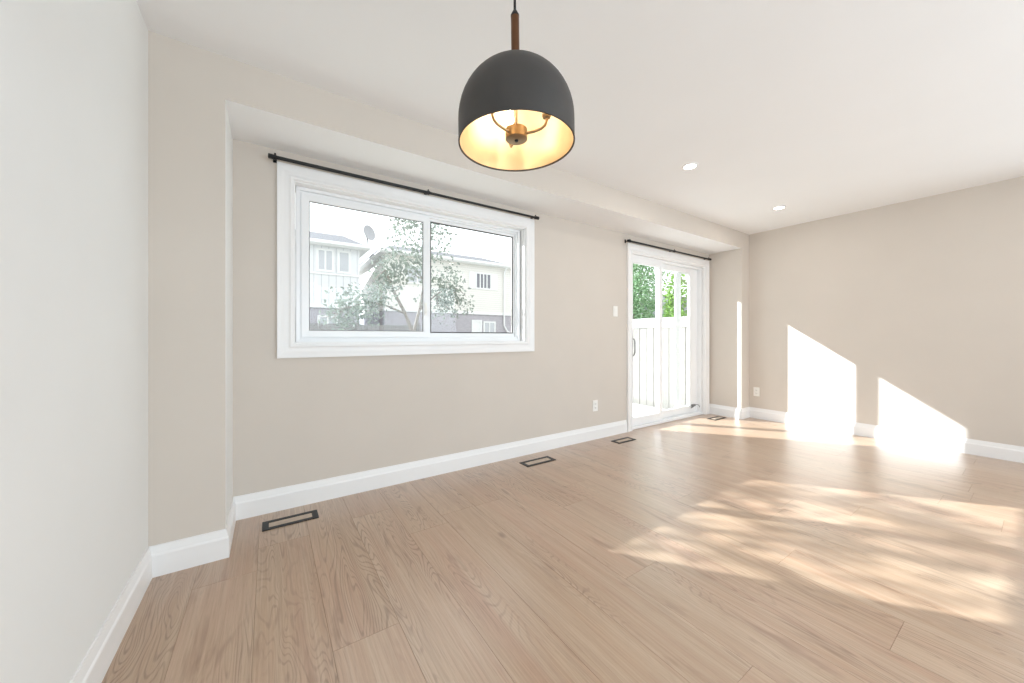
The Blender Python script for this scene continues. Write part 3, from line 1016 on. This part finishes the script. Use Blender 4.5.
# back-yard fence in front of the houses
bf = thing('yard_fence', (4.0, 14.5, GZ))
tag(bf, 'weathered grey fence along the bottom of the window view', 'fence')
bm = bmesh.new()
x = -2.0
k = 0
while x < 5.2:
    box(bm, x, x + 0.14, 14.5, 14.52, GZ + 0.02, 1.55 + fr_.uniform(-0.015, 0.015))
    x += 0.15
part('fence_boards', bm, M['fence_dark'], bf)
part('rail', B((-2.0, 5.2, 14.521, 14.56, 1.30, 1.38), (-2.0, 5.2, 14.521, 14.56, 0.1, 0.18)), M['fence_dark'], bf)
for k in range(4):
    xx = -1.9 + 2.3 * k
    part('post', B((xx, xx + 0.1, 14.40, 14.499, GZ + 0.001, 1.66)), M['fence_dark'], bf)


# -------------------------------------------------------------- trees
def tree(name, label, base, trunk_pts, blobs, nleaf, lsize, lmat, seed, cat='tree', group=None, trunk_r=0.09, twigs=26):
    """trunk_pts: list of polylines (world coords) with start radius; blobs: (center, radius xyz, weight)"""
    rg = random.Random(seed)
    nr = np.random.default_rng(seed)
    root = thing(name, base)
    tag(root, label, cat, group)
    bm = bmesh.new()
    for pts, r0, r1 in trunk_pts:
        n = len(pts)
        tube(bm, pts, [r0 + (r1 - r0) * i / (n - 1) for i in range(n)], 8)
    tips = [Vector(p) for pts, _, _ in trunk_pts for p in pts[1:]]
    for k in range(twigs):
        c, r, wgt = rg.choice(blobs)
        q = Vector(c) + Vector([rg.uniform(-0.8, 0.8) * r[i] for i in range(3)])
        s = min(tips, key=lambda t: (t - q).length)
        if (q - s).length < 0.05: continue
        m_ = (s + q) / 2 + Vector([rg.uniform(-0.08, 0.08) for _ in range(3)])
        tube(bm, [s, m_, q], [0.022, 0.014, 0.006], 5)
    part('trunk', bm, M['bark'], root, smooth=True)
    # leaves
    tot = sum(b[2] for b in blobs)
    V, Fc = [], []
    for c, r, wgt in blobs:
        m_ = int(nleaf * wgt / tot)
        # cluster the leaves in sprigs
        ncl = max(1, m_ // 9)
        cc = nr.normal(size=(ncl, 3))
        cc /= np.linalg.norm(cc, axis=1)[:, None]
        cc *= (nr.random(ncl) ** 0.45)[:, None]
        cc = cc * np.array(r) + np.array(c)
        for j in range(m_):
            p = cc[j % ncl] + nr.normal(size=3) * lsize * 1.3
            d = nr.normal(size=3); d /= np.linalg.norm(d)
            u = np.cross(d, nr.normal(size=3)); u /= np.linalg.norm(u)
            nn = np.cross(d, u)
            L_ = lsize * nr.uniform(0.7, 1.3)
            W_ = L_ * 0.27
            i0_ = len(V)
            V += [p, p + d * L_ * 0.35 + u * W_ + nn * W_ * 0.35, p + d * L_ * 0.75 + u * W_ * 0.7 + nn * W_ * 0.3, p + d * L_, p + d * L_ * 0.75 - u * W_ * 0.7 + nn * W_ * 0.3, p + d * L_ * 0.35 - u * W_ + nn * W_ * 0.35]
            Fc += [(i0_, i0_ + 1, i0_ + 2, i0_ + 3), (i0_, i0_ + 3, i0_ + 4, i0_ + 5)]
    V = np.array(V) - np.array(_world(root))
    me = bpy.data.meshes.new('foliage')
    me.from_pydata([tuple(v) for v in V], [], Fc)
    me.materials.append(lmat)
    fo = link(bpy.data.objects.new('foliage', me))
    fo.parent = root
    return root


# broad-leaved tree seen through the window
tb = (3.85, 11.20, GZ)
tree('leafy_tree', 'broad-leaved tree with a forked trunk in front of the houses', tb,
     [([(3.85, 11.20, GZ), (3.81, 11.20, 0.41), (3.75, 11.20, 1.18), (3.50, 11.17, 1.81), (3.15, 11.13, 2.44), (2.87, 11.06, 3.07)], 0.085, 0.03),
      ([(3.75, 11.20, 1.11), (3.99, 11.27, 1.95), (4.20, 11.34, 2.93), (4.27, 11.34, 4.05)], 0.06, 0.02),
      ([(3.50, 11.17, 1.81), (2.94, 11.20, 2.02), (2.38, 11.20, 2.09), (1.96, 11.20, 1.95)], 0.035, 0.012),
      ([(3.99, 11.27, 1.95), (4.62, 11.34, 2.51), (5.18, 11.34, 2.79)], 0.04, 0.012)],
     [((2.12, 11.20, 2.00), (0.62, 0.70, 0.58), 1.9), ((1.62, 11.20, 1.62), (0.42, 0.5, 0.32), 0.7), ((2.87, 11.06, 2.72), (0.63, 0.70, 0.63), 1.5), ((3.64, 11.20, 3.42), (0.77, 0.84, 0.77), 1.6),
      ((4.69, 11.20, 2.72), (0.77, 0.84, 0.70), 2.0), ((4.27, 11.34, 4.19), (1.05, 0.84, 0.70), 1.4), ((5.11, 11.34, 2.16), (0.56, 0.70, 0.49), 1.1), ((3.78, 11.34, 4.96), (0.70, 0.70, 0.56), 0.9)],
     2600, 0.125, M['leaf_grey'], 11, twigs=34)
# tree further left whose shade dapples the sunlight on the floor
tc_ = (-2.3, 6.6, GZ)
tree('leafy_tree', 'open-crowned yard tree standing left of the window view', tc_,
     [([(-2.3, 6.6, GZ), (-2.25, 6.6, 1.2), (-2.3, 6.6, 2.4), (-2.2, 6.55, 3.6), (-2.1, 6.5, 4.7)], 0.09, 0.02),
      ([(-2.3, 6.6, 2.4), (-2.7, 6.6, 3.4), (-2.9, 6.6, 4.5)], 0.04, 0.012),
      ([(-2.25, 6.6, 2.9), (-1.7, 6.5, 3.6), (-1.2, 6.5, 4.3)], 0.04, 0.012)],
     [((-2.45, 6.5, 4.2), (0.50, 0.45, 0.50), 1.0), ((-1.8, 6.5, 4.3), (0.5, 0.45, 0.50), 1.1), ((-1.2, 6.5, 4.15), (0.45, 0.45, 0.45), 0.9)],
     620, 0.11, M['leaf_grey'], 21, twigs=22)
# greenery beyond the side fence
def bush(label, c, r, h, n, seed, m_, ls=0.11):
    x, y, z = c
    tree('garden_tree', label, (x, y, GZ), [([(x, y, GZ), (x, y, GZ + h * 0.4), (x + 0.05, y, GZ + h * 0.9)], 0.10, 0.02)],
         [((x, y, GZ + h * 0.35), (r, r, h * 0.26), 1.5), ((x, y, GZ + h * 0.6), (r * 0.9, r * 0.9, h * 0.26), 1.4), ((x, y, GZ + h * 0.85), (r * 0.6, r * 0.6, h * 0.2), 0.8)],
         n, ls, m_, seed, group='trees beyond the side fence', twigs=14)


bush('dense green cedar seen through the left door panel', (7.50, 5.80, 0), 0.78, 4.8, 14000, 31, M['leaf_deep'], 0.065)
bush('bright green shrub seen through the right door panel', (9.80, 6.05, 0), 0.32, 3.2, 1800, 32, M['leaf_green'])
# bare branches above
tree('bare_tree', 'thin bare-branched tree above the fence in the right door panel', (12.6, 7.1, GZ),
     [([(12.6, 7.1, GZ), (12.6, 7.1, 2.0), (12.5, 7.1, 3.3), (12.3, 7.2, 4.6)], 0.09, 0.02),
      ([(12.6, 7.1, 1.8), (12.9, 6.9, 2.6), (13.1, 6.8, 3.4)], 0.05, 0.012),
      ([(12.5, 7.1, 2.8), (12.2, 7.4, 3.2), (11.9, 7.7, 3.4)], 0.04, 0.01),
      ([(12.6, 7.1, 2.4), (12.9, 7.0, 3.3), (12.8, 7.0, 4.0)], 0.04, 0.01)],
     [((12.6, 7.1, 3.1), (0.7, 0.7, 0.9), 1.0)], 160, 0.10, M['leaf_green'], 44, twigs=40)
